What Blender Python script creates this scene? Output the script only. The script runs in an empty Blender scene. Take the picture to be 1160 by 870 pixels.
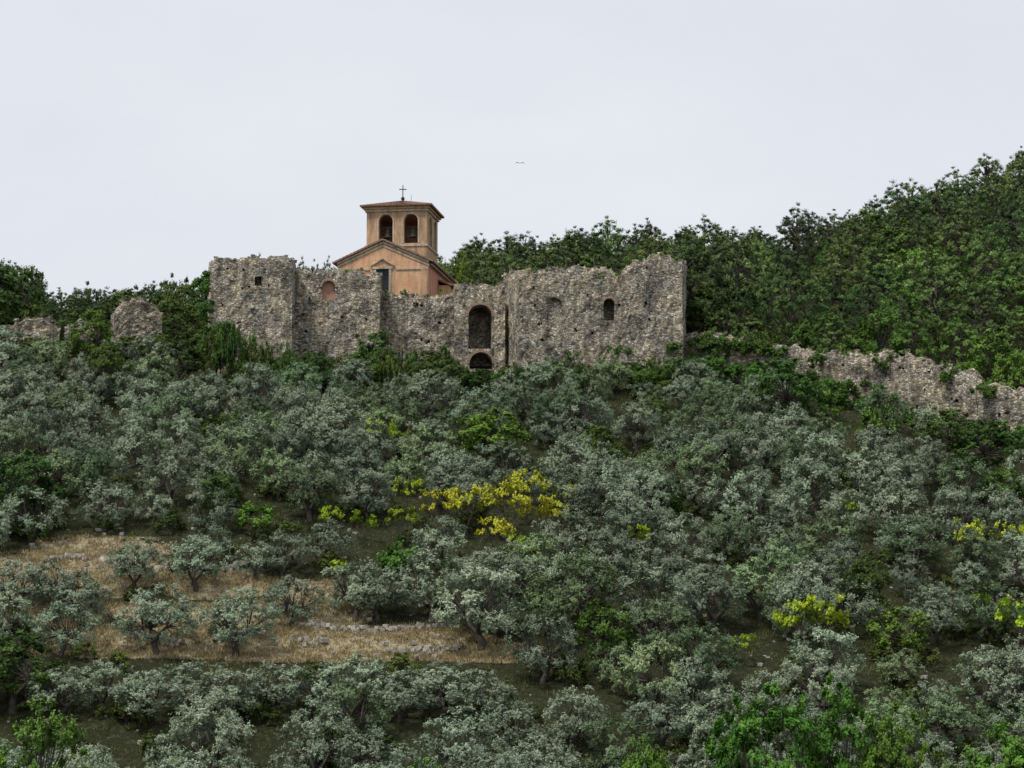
import bpy, bmesh, math, random
import numpy as np
from mathutils import Vector, Matrix, noise as mn

random.seed(7)
RNG = np.random.default_rng(11)
TH = math.radians(6.0); F = 2164.6
scene = bpy.context.scene

# ------------------------------------------------------------------ survey helpers
def zat(py, y): return y*math.tan(TH+math.atan((435-py)/F))
def xat(px, py, y):
    u = (435-py)/F
    return y*((px-580)/F)/(math.cos(TH)-u*math.sin(TH))
def pxof(x, y, z=20.0):
    d = y*math.cos(TH)+z*math.sin(TH)
    return 580+F*x/d
def pyof(y, z): return 435-F*math.tan(math.atan2(z, y)-TH)

COL = np.array([-600,-300,0,240,400,580,770,900,1030,1160,1500,1900.])
ROWS = []
def row_py(y, pys): ROWS.append((y, [zat(p, y) for p in pys]))
def row_z(y, zs): ROWS.append((y, list(zs)))
n = len(COL)
row_z(-3000, [-4]*n); row_z(-20, [-2.2]*n); row_z(8, [-2.2]*n)
row_z(40, [-11]*n); row_z(70, [-15.5]*n); row_z(88, [-14.5]*n)
row_py(105, [915]*n)
r105 = ROWS[-1][1]
r183 = [zat(p, 183) for p in [395,398,402,414,425,428,425,432,446,462,470,470]]
row_z(135, [a+(b-a)*30/78+0.6 for a, b in zip(r105, r183)])
row_z(160, [a+(b-a)*55/78+0.9 for a, b in zip(r105, r183)])
row_z(183, r183)
row_py(200, [385,385,388,395,395,390,388,392,402,402,390,390])
row_py(230, [392,388,388,394,390,368,358,348,335,324,300,280])
row_py(270, [410,405,405,405,390,336,325,326,294,268,215,200])
row_py(310, [430,428,430,430,410,350,332,334,284,234,165,150])
row_z(400, [z-18 for z in ROWS[-1][1]])
row_z(700, [12]*n); row_z(4000, [5]*n)
RY = np.array([r[0] for r in ROWS]); RZ = np.array([r[1] for r in ROWS])

def ground0(x, y):
    yy = max(y, 60.0)
    px = 580+F*x/(yy*0.9945+1.5)
    px = min(max(px, COL[0]), COL[-1])
    i = int(np.searchsorted(RY, y))-1; i = min(max(i, 0), len(RY)-2)
    t = (y-RY[i])/(RY[i+1]-RY[i]); t = min(max(t, 0), 1)
    j = int(np.searchsorted(COL, px))-1; j = min(max(j, 0), len(COL)-2)
    s = (px-COL[j])/(COL[j+1]-COL[j]); s = min(max(s, 0), 1)
    a = RZ[i, j]*(1-s)+RZ[i, j+1]*s; b = RZ[i+1, j]*(1-s)+RZ[i+1, j+1]*s
    return a*(1-t)+b*t
def ground(x, y):
    z = ground0(x, y)
    z += 0.5*mn.noise(Vector((x*0.06, y*0.06, 3.1)))+0.15*mn.noise(Vector((x*0.3, y*0.3, 1.1)))
    if 95 < y < 178:                       # old olive terraces
        q = (z+0.08*x*0.2)/1.6; f = q-math.floor(q)
        z += 0.55*(min(1, max(0, (f-0.35)/0.3))-f)*0.9
    return z
def hit(px, py):
    y = 88.0
    while y < 400:
        x = xat(px, py, y)
        if ground(x, y) >= zat(py, y): return x, y
        y += 0.5
    return xat(px, py, 180), 180.0

CLEAR = [(90,650,95,24),(10,655,45,25),(250,662,60,14),(355,690,60,20),(300,728,230,20),(470,722,60,17),(160,735,120,14),
         (400,668,60,10),(210,700,90,10),(690,430,30,6),(560,745,60,6),(120,625,70,8),(60,700,60,8)]
OPEN = [(100,648,85,14),(10,655,30,14),(250,662,50,8),(355,688,50,14),(300,728,215,14),(470,722,50,13),(400,668,50,6)]
CLW = []
for (px, py, rx, ry) in CLEAR:
    x, y = hit(px, py); x2, y2 = hit(px, py-ry); x3, y3 = hit(px, py+ry)
    CLW.append((x, y, rx*y/F, max(1.2, abs(y2-y3)/2)))
def clearing(x, y):
    m = 0
    for (cx, cy, rx, ry) in CLW:
        d = math.hypot((x-cx)/rx, (y-cy)/ry)
        m = max(m, 1-max(0, d-0.7)/0.6)
    return max(0, min(1, m))
def in_sightline(x, y, h):
    """keep the dry terraces open: nothing tall directly downhill of them"""
    z = ground(x, y); px = pxof(x, y, z); pb = pyof(y, z); pt = pyof(y, z+h)
    for (cx, cy, rx, ry) in OPEN:
        if abs(px-cx) < rx+14 and pt < cy+2 and pb > cy-ry: return True
    return False

# ------------------------------------------------------------------ node helpers
def mat_new(name):
    m = bpy.data.materials.new(name); m.use_nodes = True
    nt = m.node_tree; nt.nodes.clear()
    return m, nt
def N(nt, t, **kw):
    nd = nt.nodes.new(t)
    for k, v in kw.items(): setattr(nd, k, v)
    return nd
def ramp(nt, src, stops):
    r = N(nt, 'ShaderNodeValToRGB'); e = r.color_ramp.elements
    while len(e) < len(stops): e.new(0.5)
    for el, (p, c) in zip(e, stops):
        el.position = p; el.color = (*c, 1) if len(c) == 3 else c
    nt.links.new(src, r.inputs[0]); return r.outputs[0]
def mix(nt, fac, a, b, bt='MIX'):
    m = N(nt, 'ShaderNodeMix', data_type='RGBA', blend_type=bt)
    for sock, v in ((0, fac), (6, a), (7, b)):
        if isinstance(v, (int, float)): m.inputs[sock].default_value = v
        elif isinstance(v, tuple): m.inputs[sock].default_value = (*v, 1)
        else: nt.links.new(v, m.inputs[sock])
    return m.outputs[2]
def noise_n(nt, vec, scale, detail=4, rough=0.6):
    t = N(nt, 'ShaderNodeTexNoise'); t.inputs['Scale'].default_value = scale
    t.inputs['Detail'].default_value = detail; t.inputs['Roughness'].default_value = rough
    nt.links.new(vec, t.inputs['Vector']); return t
def math_n(nt, op, a, b=None):
    m = N(nt, 'ShaderNodeMath', operation=op)
    for i, v in enumerate((a, b)):
        if v is None: continue
        if isinstance(v, (int, float)): m.inputs[i].default_value = v
        else: nt.links.new(v, m.inputs[i])
    return m.outputs[0]
def finish(nt, col, rough=0.85, bump=None, bstr=0.5, bdist=0.05, spec=0.2):
    p = N(nt, 'ShaderNodeBsdfPrincipled'); o = N(nt, 'ShaderNodeOutputMaterial')
    if isinstance(col, tuple): p.inputs['Base Color'].default_value = (*col, 1)
    else: nt.links.new(col, p.inputs['Base Color'])
    p.inputs['Roughness'].default_value = rough
    p.inputs['Specular IOR Level'].default_value = spec
    if bump is not None:
        b = N(nt, 'ShaderNodeBump'); b.inputs['Strength'].default_value = bstr; b.inputs['Distance'].default_value = bdist
        nt.links.new(bump, b.inputs['Height']); nt.links.new(b.outputs[0], p.inputs['Normal'])
    nt.links.new(p.outputs[0], o.inputs[0]); return p

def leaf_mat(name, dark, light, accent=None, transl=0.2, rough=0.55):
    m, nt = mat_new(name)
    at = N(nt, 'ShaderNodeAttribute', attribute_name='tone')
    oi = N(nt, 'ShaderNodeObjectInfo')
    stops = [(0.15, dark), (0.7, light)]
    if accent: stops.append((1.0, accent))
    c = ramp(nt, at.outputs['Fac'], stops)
    hs = N(nt, 'ShaderNodeHueSaturation')
    h = math_n(nt, 'MULTIPLY_ADD', oi.outputs['Random'], 0.035); h.node.inputs[2].default_value = 0.48
    rnd2 = math_n(nt, 'FRACT', math_n(nt, 'MULTIPLY', oi.outputs['Random'], 17.3))
    v = math_n(nt, 'MULTIPLY_ADD', rnd2, 0.5); v.node.inputs[2].default_value = 0.75
    nt.links.new(h, hs.inputs['Hue']); nt.links.new(v, hs.inputs['Value'])
    c = mix(nt, 1.0, c, oi.outputs['Color'], 'MULTIPLY')
    nt.links.new(c, hs.inputs['Color'])
    p = N(nt, 'ShaderNodeBsdfPrincipled'); nt.links.new(hs.outputs[0], p.inputs['Base Color'])
    p.inputs['Roughness'].default_value = rough; p.inputs['Specular IOR Level'].default_value = 0.2
    tr = N(nt, 'ShaderNodeBsdfTranslucent'); nt.links.new(hs.outputs[0], tr.inputs['Color'])
    ms = N(nt, 'ShaderNodeMixShader'); ms.inputs[0].default_value = transl
    o = N(nt, 'ShaderNodeOutputMaterial')
    nt.links.new(p.outputs[0], ms.inputs[1]); nt.links.new(tr.outputs[0], ms.inputs[2]); nt.links.new(ms.outputs[0], o.inputs[0])
    return m

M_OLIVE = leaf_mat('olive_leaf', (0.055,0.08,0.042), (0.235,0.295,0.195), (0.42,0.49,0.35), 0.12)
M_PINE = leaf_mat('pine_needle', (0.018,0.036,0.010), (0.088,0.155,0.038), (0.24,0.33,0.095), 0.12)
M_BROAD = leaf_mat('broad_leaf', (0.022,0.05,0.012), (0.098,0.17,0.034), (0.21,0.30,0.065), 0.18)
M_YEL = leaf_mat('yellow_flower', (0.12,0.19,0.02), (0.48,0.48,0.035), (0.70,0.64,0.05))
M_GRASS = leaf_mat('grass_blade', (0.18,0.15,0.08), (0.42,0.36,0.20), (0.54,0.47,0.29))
def simple_noise_mat(name, c1, c2, scale=3, rough=0.9, b=0.4):
    m, nt = mat_new(name); tc = N(nt, 'ShaderNodeTexCoord')
    nn = noise_n(nt, tc.outputs['Object'], scale, 6, 0.65)
    c = ramp(nt, nn.outputs[0], [(0.3, c1), (0.7, c2)])
    finish(nt, c, rough, nn.outputs[0], b, 0.05); return m
M_BARK = simple_noise_mat('bark', (0.035,0.03,0.025), (0.10,0.085,0.072), 6)
M_ROCK = simple_noise_mat('limestone_rock', (0.24,0.22,0.19), (0.50,0.47,0.42), 4)
M_BRICK = simple_noise_mat('old_brick', (0.22,0.16,0.12), (0.42,0.31,0.24), 5)
M_DARK = simple_noise_mat('dark_glass', (0.012,0.014,0.018), (0.03,0.034,0.04), 2, 0.25, 0.05)
M_IRON = simple_noise_mat('iron', (0.03,0.03,0.03), (0.07,0.06,0.05), 8, 0.5)
M_BRONZE = simple_noise_mat('bronze', (0.05,0.06,0.045), (0.10,0.09,0.05), 8, 0.4)
M_PINK = simple_noise_mat('pink_infill', (0.30,0.16,0.11), (0.50,0.30,0.22), 2.5)

def stone_mat(name, tint=(1,1,1), sc=3.7):
    m, nt = mat_new(name); tc = N(nt, 'ShaderNodeTexCoord'); O = tc.outputs['Object']
    mp = N(nt, 'ShaderNodeMapping'); mp.inputs['Scale'].default_value = (1,1,1.65); nt.links.new(O, mp.inputs[0])
    ds = noise_n(nt, mp.outputs[0], 2.0, 3)
    va = N(nt, 'ShaderNodeVectorMath', operation='SCALE'); va.inputs[3].default_value = 0.22; nt.links.new(ds.outputs[1], va.inputs[0])
    vb = N(nt, 'ShaderNodeVectorMath', operation='ADD'); nt.links.new(mp.outputs[0], vb.inputs[0]); nt.links.new(va.outputs[0], vb.inputs[1])
    v1 = N(nt, 'ShaderNodeTexVoronoi'); v1.inputs['Scale'].default_value = sc; nt.links.new(vb.outputs[0], v1.inputs['Vector'])
    v2 = N(nt, 'ShaderNodeTexVoronoi', feature='DISTANCE_TO_EDGE'); v2.inputs['Scale'].default_value = sc; nt.links.new(vb.outputs[0], v2.inputs['Vector'])
    sp = N(nt, 'ShaderNodeSeparateColor'); nt.links.new(v1.outputs['Color'], sp.inputs[0])
    base = ramp(nt, sp.outputs[0], [(0.0,(0.12,0.11,0.095)),(0.18,(0.33,0.305,0.26)),(0.55,(0.54,0.51,0.445)),(0.85,(0.68,0.65,0.58)),(1.0,(0.82,0.79,0.73))])
    warm = ramp(nt, sp.outputs[1], [(0.74,(1,1,1)),(0.94,(1.0,0.84,0.65))])
    c = mix(nt, 1.0, base, warm, 'MULTIPLY')
    fine = noise_n(nt, O, 9, 5, 0.7)
    c = mix(nt, 1.0, c, ramp(nt, fine.outputs[0], [(0.3,(0.6,0.6,0.6)),(0.7,(1.22,1.22,1.22))]), 'MULTIPLY')
    big = noise_n(nt, O, 0.4, 6, 0.65)
    c = mix(nt, 1.0, c, ramp(nt, big.outputs[0], [(0.34,(0.46,0.475,0.49)),(0.5,(0.95,0.94,0.92)),(0.66,(1.2,1.11,0.94))]), 'MULTIPLY')
    ms = N(nt, 'ShaderNodeMapping'); ms.inputs['Scale'].default_value = (1.3,1.3,0.16); nt.links.new(O, ms.inputs[0])
    st = noise_n(nt, ms.outputs[0], 1.2, 5, 0.65)
    c = mix(nt, 1.0, c, ramp(nt, st.outputs[0], [(0.36,(0.42,0.43,0.44)),(0.55,(1,1,1))]), 'MULTIPLY')
    gap = math_n(nt, 'ADD', v2.outputs[0], math_n(nt, 'MULTIPLY', math_n(nt, 'SUBTRACT', fine.outputs[0], 0.5), 0.14))
    g = ramp(nt, gap, [(0.02,(0,0,0)),(0.11,(1,1,1))])
    gapc = mix(nt, ramp(nt, big.outputs[0], [(0.35,(0,0,0)),(0.62,(1,1,1))]), (0.05,0.045,0.04), (0.26,0.235,0.19))
    c = mix(nt, g, gapc, c)
    c = mix(nt, 1.0, c, tint, 'MULTIPLY')
    hgt = math_n(nt, 'ADD', math_n(nt, 'MINIMUM', v2.outputs[0], 0.16), math_n(nt, 'MULTIPLY', sp.outputs[2], 0.12))
    hgt = math_n(nt, 'ADD', hgt, math_n(nt, 'MULTIPLY', fine.outputs[0], 0.12))
    finish(nt, c, 0.92, hgt, 0.8, 0.4, 0.1); return m
M_STONE = stone_mat('rubble_stone', (1.0,0.985,0.955))
M_STONE2 = stone_mat('rubble_stone_field', (0.92,0.90,0.86), 3.0)

def plaster_mat(name, c1, c2, stain):
    m, nt = mat_new(name); tc = N(nt, 'ShaderNodeTexCoord'); O = tc.outputs['Object']
    n1 = noise_n(nt, O, 0.8, 6, 0.65); c = ramp(nt, n1.outputs[0], [(0.3,c1),(0.7,c2)])
    ms = N(nt, 'ShaderNodeMapping'); ms.inputs['Scale'].default_value = (1.6,1.6,0.25); nt.links.new(O, ms.inputs[0])
    st = noise_n(nt, ms.outputs[0], 1.1, 6, 0.7)
    c = mix(nt, ramp(nt, st.outputs[0], [(0.34,(1,1,1)),(0.56,(0,0,0))]), c, stain)
    n2 = noise_n(nt, O, 6, 5, 0.7)
    c = mix(nt, 1.0, c, ramp(nt, n2.outputs[0], [(0.3,(0.8,0.8,0.8)),(0.7,(1.12,1.12,1.12))]), 'MULTIPLY')
    finish(nt, c, 0.9, n2.outputs[0], 0.35, 0.05, 0.15); return m
M_PL_F = plaster_mat('peach_plaster', (0.60,0.33,0.18), (0.74,0.46,0.28), (0.40,0.255,0.16))
M_PL_T = plaster_mat('tower_plaster', (0.47,0.29,0.165), (0.61,0.40,0.25), (0.24,0.18,0.13))
M_PL_R = plaster_mat('red_plaster', (0.54,0.23,0.15), (0.66,0.33,0.22), (0.40,0.21,0.14))
M_TRIM = plaster_mat('stone_trim', (0.44,0.37,0.28), (0.60,0.52,0.40), (0.24,0.20,0.155))
M_TILE = simple_noise_mat('roof_tile', (0.13,0.085,0.06), (0.36,0.22,0.155), 3.0)

def ground_mat():
    m, nt = mat_new('ground_soil_and_grass'); tc = N(nt, 'ShaderNodeTexCoord'); O = tc.outputs['Object']
    at = N(nt, 'ShaderNodeAttribute', attribute_name='clear')
    a = noise_n(nt, O, 0.6, 8, 0.7); b = noise_n(nt, O, 3.5, 6, 0.7); d = noise_n(nt, O, 12, 5, 0.7)
    dry = ramp(nt, b.outputs[0], [(0.25,(0.17,0.145,0.085)),(0.42,(0.36,0.30,0.185)),(0.6,(0.52,0.455,0.30)),(0.75,(0.62,0.58,0.47))])
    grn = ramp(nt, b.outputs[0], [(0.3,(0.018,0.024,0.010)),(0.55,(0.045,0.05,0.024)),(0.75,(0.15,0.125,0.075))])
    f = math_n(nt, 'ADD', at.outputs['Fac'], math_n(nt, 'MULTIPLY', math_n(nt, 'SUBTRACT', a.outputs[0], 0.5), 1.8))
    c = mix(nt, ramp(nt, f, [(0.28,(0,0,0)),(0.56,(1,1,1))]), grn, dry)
    c = mix(nt, 1.0, c, ramp(nt, d.outputs[0], [(0.3,(0.6,0.6,0.6)),(0.7,(1.2,1.2,1.2))]), 'MULTIPLY')
    h = math_n(nt, 'ADD', b.outputs[0], math_n(nt, 'MULTIPLY', d.outputs[0], 0.4))
    finish(nt, c, 0.95, h, 0.9, 0.3, 0.1); return m
M_GROUND = ground_mat()

# ------------------------------------------------------------------ mesh helpers
def link(o): scene.collection.objects.link(o); return o
def empty(name, loc=(0,0,0)):
    e = bpy.data.objects.new(name, None); e.location = loc; link(e); return e
def adopt(o, p):
    if p is not None:
        o.parent = p; o.matrix_parent_inverse = Matrix.Translation(p.location).inverted()
def mesh_obj(name, verts, faces, mats, parent=None, recalc=True):
    me = bpy.data.meshes.new(name); me.from_pydata([tuple(v) for v in verts], [], [tuple(f) for f in faces])
    if recalc:
        bm = bmesh.new(); bm.from_mesh(me); bmesh.ops.recalc_face_normals(bm, faces=bm.faces); bm.to_mesh(me); bm.free()
    for m in (mats if isinstance(mats, list) else [mats]): me.materials.append(m)
    o = bpy.data.objects.new(name, me); link(o); adopt(o, parent); return o
def quads_mesh(name, V, Q, matidx, tone, mats):
    me = bpy.data.meshes.new(name)
    V = np.asarray(V, np.float32); Q = np.asarray(Q, np.int32)
    me.vertices.add(len(V)); me.vertices.foreach_set('co', V.ravel())
    me.loops.add(Q.size); me.loops.foreach_set('vertex_index', Q.ravel())
    me.polygons.add(len(Q)); me.polygons.foreach_set('loop_start', np.arange(0, Q.size, 4, dtype=np.int32))
    me.polygons.foreach_set('material_index', np.asarray(matidx, np.int32))
    me.update(calc_edges=True)
    at = me.attributes.new('tone', 'FLOAT', 'FACE'); at.data.foreach_set('value', np.asarray(tone, np.float32))
    for m in mats: me.materials.append(m)
    return me
def nrm(a): return a/np.maximum(np.linalg.norm(a, axis=-1, keepdims=True), 1e-6)

def puff_leaves(C, R, OUT, ntw, nlf, ll, lw, rng, up=0.25, outb=0.6, flat=1.0, face=0.6, shell=None):
    """twigs radiating from each puff centre, leaves along every twig, blades turned towards the light"""
    P = len(C)
    d = rng.normal(size=(P, ntw, 3)); d = nrm(d)
    d = nrm(d+outb*OUT[:, None, :]+np.array([0, 0, up])); d[..., 2] *= flat
    ln = R[:, None]*rng.uniform(0.6, 1.25, (P, ntw))
    t = rng.uniform(0.3, 1.0, (P, ntw, nlf))
    pos = C[:, None, None, :]+d[:, :, None, :]*(ln[..., None]*t)[..., None]
    pos = pos+rng.normal(size=pos.shape)*0.055*R.mean()/0.7
    nn = nrm(nrm(d)[:, :, None, :]*0.7+OUT[:, None, None, :]*0.9+np.array([0, 0, 0.3])+face*rng.normal(size=pos.shape))
    ld = nrm(d[:, :, None, :]*0.8+0.8*rng.normal(size=pos.shape))
    ld = nrm(ld-nn*(ld*nn).sum(-1, keepdims=True)); sd = np.cross(nn, ld)
    L = ll*rng.uniform(0.6, 1.3, pos.shape[:-1])[..., None]; W = lw*rng.uniform(0.6, 1.3, pos.shape[:-1])[..., None]
    v = np.stack([pos-ld*L/2, pos-sd*W/2, pos+ld*L/2, pos+sd*W/2], axis=-2).reshape(-1, 3)
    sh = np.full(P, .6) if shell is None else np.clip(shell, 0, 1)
    tone = rng.uniform(0, 1, (P, 1, 1))*0.2+rng.uniform(0, 1, (P, ntw, 1))*0.2+rng.uniform(0, 1, (P, ntw, nlf))*0.22+0.2*t+0.22*sh[:, None, None]  # random tone; lighter new-growth tips, and crown-interior shade put into the leaf colour
    nq = len(v)//4
    return v, np.arange(nq*4).reshape(-1, 4), tone.ravel()
def tube(pts, rad, k=6):
    pts = [Vector(p) for p in pts]; V = []; Q = []
    for i, p in enumerate(pts):
        a = pts[max(0, i-1)]; b = pts[min(len(pts)-1, i+1)]; t = (b-a).normalized()
        s = t.cross(Vector((0.31, 0.87, 0.2))).normalized(); u = t.cross(s)
        for j in range(k):
            an = 2*math.pi*j/k; V.append(p+(s*math.cos(an)+u*math.sin(an))*rad[i])
    for i in range(len(pts)-1):
        for j in range(k):
            Q.append((i*k+j, i*k+(j+1) % k, (i+1)*k+(j+1) % k, (i+1)*k+j))
    return V, Q
def assemble(name, tubes, LV, LQ, LT, mats):
    V = list(map(tuple, LV)); Q = [tuple(q) for q in LQ]; mi = [0]*len(LQ); tn = list(LT); 
    for (tv, tq) in tubes:
        o = len(V); V += [tuple(v) for v in tv]; Q += [tuple(a+o for a in q) for q in tq]; mi += [1]*len(tq); tn += [0.5]*len(tq)
    return quads_mesh(name, np.array(V), np.array(Q), mi, tn, mats)

def make_tree(name, kind, seed):
    rng = np.random.default_rng(seed); rr = random.Random(seed); tubes = []
    K = dict(
        olive=dict(zc=1.95, a=1.98, h=1.6, n=54, r=(0.34,0.60), tw=16, lf=9, ll=0.16, lw=0.062, th=0.6, tr=0.17, mat=M_OLIVE, up=0.3, low=-0.8, lob=.26, stray=5),
        broad=dict(zc=3.3, a=2.5, h=2.7, n=60, r=(0.42,0.75), tw=18, lf=9, ll=0.20, lw=0.13, th=1.2, tr=0.2, mat=M_BROAD, up=0.3, low=-0.8, lob=.3, stray=6),
        bush=dict(zc=0.85, a=1.35, h=0.9, n=22, r=(0.25,0.5), tw=16, lf=8, ll=0.17, lw=0.10, th=0.2, tr=0.07, mat=M_BROAD, up=0.3, low=-0.5, lob=.3, stray=3),
        yellow=dict(zc=1.6, a=1.5, h=0.9, n=20, r=(0.20,0.42), tw=11, lf=8, ll=0.15, lw=0.10, th=0.5, tr=0.06, mat=M_YEL, up=0.6, low=-0.2, lob=.3, stray=0),
        fore=dict(zc=8.0, a=3.0, h=2.8, n=85, r=(0.4,0.8), tw=13, lf=12, ll=0.20, lw=0.13, th=4.5, tr=0.22, mat=M_BROAD, up=0.8, low=-0.7, lob=.35, stray=14),
        pine=dict(zc=4.8, a=3.15, h=3.7, n=125, r=(0.32,0.55), tw=14, lf=7, ll=0.20, lw=0.078, th=2.0, tr=0.22, mat=M_PINE, up=0.7, low=-0.85, lob=.2, stray=4),
    ).get(kind)
    C = []; SH = []; lob = [nrm(rng.normal(size=3)) for _ in range(7)]; la = rng.uniform(-K['lob'], K['lob']*.85, 7)
    while len(C) < K['n']:
        d = nrm(rng.normal(size=3))
        if d[2] < K['low']: continue
        s = 1+sum(a*max(0, float(d@l))**4 for a, l in zip(la, lob))
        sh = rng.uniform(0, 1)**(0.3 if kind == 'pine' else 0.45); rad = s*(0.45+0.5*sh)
        ta = 1.0-(0.34*d[2]*rad if kind == 'pine' else 0.0)
        p = np.array([d[0]*K['a']*rad*ta, d[1]*K['a']*rad*ta, K['zc']+d[2]*K['h']*rad])
        C.append(p); SH.append(sh)
    if kind == 'pine': C.append(np.array([rr.uniform(-.3,.3), rr.uniform(-.3,.3), K['zc']+K['h']*1.03])); SH.append(1)
    for _ in range(K['stray']):
        d = nrm(rng.normal(size=3)+np.array([0,0,.8])); C.append(np.array([d[0]*K['a']*1.05, d[1]*K['a']*1.05, K['zc']+d[2]*K['h']*1.1])); SH.append(1)
    if kind == 'pine': C = C[:-K['stray']]; SH = SH[:-K['stray']]
    C = np.array(C); R = rng.uniform(*K['r'], len(C)); SH = np.array(SH)
    if K['stray'] and kind != 'pine': R[-K['stray']:] *= 0.6
    OUT = nrm((C-np.array([0, 0, K['zc']-0.3]))/np.array([K['a'], K['a'], K['h']]))
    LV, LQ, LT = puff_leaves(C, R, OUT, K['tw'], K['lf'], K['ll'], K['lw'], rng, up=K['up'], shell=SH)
    if kind == 'pine':
        Hh = K['zc']+K['h']
        tubes.append(tube([(0,0,-0.6), (rr.uniform(-.15,.15), rr.uniform(-.15,.15), Hh*.35), (rr.uniform(-.15,.15), 0, Hh*.7), (0,0,Hh*.95)], [.28,.19,.11,.04], 7))
        for c in C[::2]:
            cc = Vector(c); z0 = max(1.2, cc.z-0.55*math.hypot(cc.x, cc.y)-.2)
            e = Vector((0,0,min(z0, Hh*.9))); m = (e+cc)/2+Vector((0,0,-.1))
            tubes.append(tube([e, m, cc], [.06,.04,.015], 4))
    else:
        nf = 3 if kind == 'olive' else 2; forks = []
        top = Vector((rr.uniform(-.2,.2), rr.uniform(-.2,.2), K['th']))
        tubes.append(tube([(0,0,-0.6), (rr.uniform(-.06,.06), rr.uniform(-.06,.06), K['th']*0.4), top], [K['tr']*1.5, K['tr']*1.05, K['tr']*0.85], 8))
        for f in range(nf):
            an = 2*math.pi*(f+rr.random()*0.5)/nf
            e = top+Vector((math.cos(an)*K['a']*0.3, math.sin(an)*K['a']*0.3, (K['zc']-K['th'])*0.65))
            mid = (top+e)/2+Vector((rr.uniform(-.12,.12), rr.uniform(-.12,.12), 0))
            tubes.append(tube([top, mid, e], [K['tr']*0.7, K['tr']*0.5, K['tr']*0.38], 6)); forks.append(e)
        for c in C:
            e = min(forks, key=lambda q: (q-Vector(c)).length)
            m = (e+Vector(c))/2+Vector((rr.uniform(-.15,.15), rr.uniform(-.15,.15), rr.uniform(-.2,.1)))
            tubes.append(tube([e, m, Vector(c)], [K['tr']*0.22, K['tr']*0.14, K['tr']*0.05], 4))
    return assemble(name, tubes, LV, LQ, LT, [K['mat'], M_BARK])

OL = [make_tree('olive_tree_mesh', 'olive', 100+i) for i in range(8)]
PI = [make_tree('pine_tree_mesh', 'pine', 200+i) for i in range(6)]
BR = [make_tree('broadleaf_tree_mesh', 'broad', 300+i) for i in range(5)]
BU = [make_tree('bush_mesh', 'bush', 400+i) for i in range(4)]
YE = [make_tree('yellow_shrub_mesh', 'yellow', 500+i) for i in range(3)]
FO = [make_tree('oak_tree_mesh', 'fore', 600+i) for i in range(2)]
def top_of(me):
    z = np.empty(len(me.vertices)*3, np.float32); me.vertices.foreach_get('co', z); return float(np.percentile(z[2::3], 99.7))
TOP = {me.name: top_of(me) for me in OL+PI+BR+BU+YE+FO}

def put(name, me, x, y, s, parent=None, color=(1,1,1), sx=None, dz=0.0):
    o = bpy.data.objects.new(name, me); link(o)
    sx = sx or s*random.uniform(0.95, 1.15)
    o.location = (x, y, ground(x, y)-0.05+dz); o.scale = (sx, sx*random.uniform(.92,1.08), s)
    o.rotation_euler = (random.uniform(-.05,.05), random.uniform(-.05,.05), random.uniform(0, 6.283))
    o.color = (*color, 1)
    if parent is not None: o.parent = parent
    return o
def put_top(name, meshes, px, y, top_py, parent=None, color=(1,1,1), wpx=None, base_r=2.2):
    me = random.choice(meshes); x = xat(px, top_py, y)
    h = zat(top_py, y)-ground(x, y); s = max(0.25, h/TOP[me.name])
    sx = None
    if wpx: sx = (wpx*y/F)/(2*base_r)
    return put(name, me, x, y, s, parent, color, sx)

# ------------------------------------------------------------------ terrain
def axis(segs):
    out = []
    for a, b, st in segs: out += list(np.arange(a, b, st))
    out.append(segs[-1][1]); return np.array(out)
xs = axis([(-3000,-400,260),(-400,-110,25),(-110,-60,5),(-60,75,0.9),(75,150,4),(150,400,25),(400,3000,260)])
ys = axis([(-3000,-50,300),(-50,85,6),(85,200,0.9),(200,330,3),(330,720,20),(720,4000,300)])
GV = []; GC = []
for y in ys:
    for x in xs:
        GV.append((x, y, ground(float(x), float(y)))); GC.append(clearing(x, y) if 85 < y < 190 and -70 < x < 80 else 0)
nx = len(xs)
GF = [(j*nx+i, j*nx+i+1, (j+1)*nx+i+1, (j+1)*nx+i) for j in range(len(ys)-1) for i in range(nx-1)]
g = mesh_obj('ground', GV, GF, M_GROUND, recalc=False)
ca = g.data.attributes.new('clear', 'FLOAT', 'POINT'); ca.data.foreach_set('value', np.array(GC, np.float32))
for p in g.data.polygons: p.use_smooth = True

# ------------------------------------------------------------------ masonry
def arch_prism(w, h, d0, d1, arch=True, k=10):
    r = w/2; out = [(-r, 0), (r, 0)]
    if arch:
        for i in range(k+1):
            a = math.pi*i/k; out.append((r*math.cos(a), h-r+r*math.sin(a)))
    else: out += [(r, h), (-r, h)]
    n = len(out); V = [(s, d0, z) for s, z in out]+[(s, d1, z) for s, z in out]
    Fc = [tuple(range(n)), tuple(range(2*n-1, n-1, -1))]+[(i, (i+1) % n, n+(i+1) % n, n+i) for i in range(n)]
    return V, Fc
def boolean_cut(o, cV, cF, union_safe=True):
    me = bpy.data.meshes.new('cut'); me.from_pydata(cV, [], cF)
    bm = bmesh.new(); bm.from_mesh(me); bmesh.ops.recalc_face_normals(bm, faces=bm.faces); bm.to_mesh(me); bm.free()
    c = bpy.data.objects.new('cut', me); link(c)
    md = o.modifiers.new('b', 'BOOLEAN'); md.operation = 'DIFFERENCE'; md.solver = 'EXACT'; md.object = c; md.use_self = True
    pi = o.matrix_parent_inverse.copy(); par = o.parent; o.parent = None
    bpy.context.view_layer.update(); dg = bpy.context.evaluated_depsgraph_get()
    nm = bpy.data.meshes.new_from_object(o.evaluated_get(dg)); o.modifiers.clear(); old = o.data; o.data = nm
    if par: o.parent = par; o.matrix_parent_inverse = pi
    bpy.data.objects.remove(c)

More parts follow.
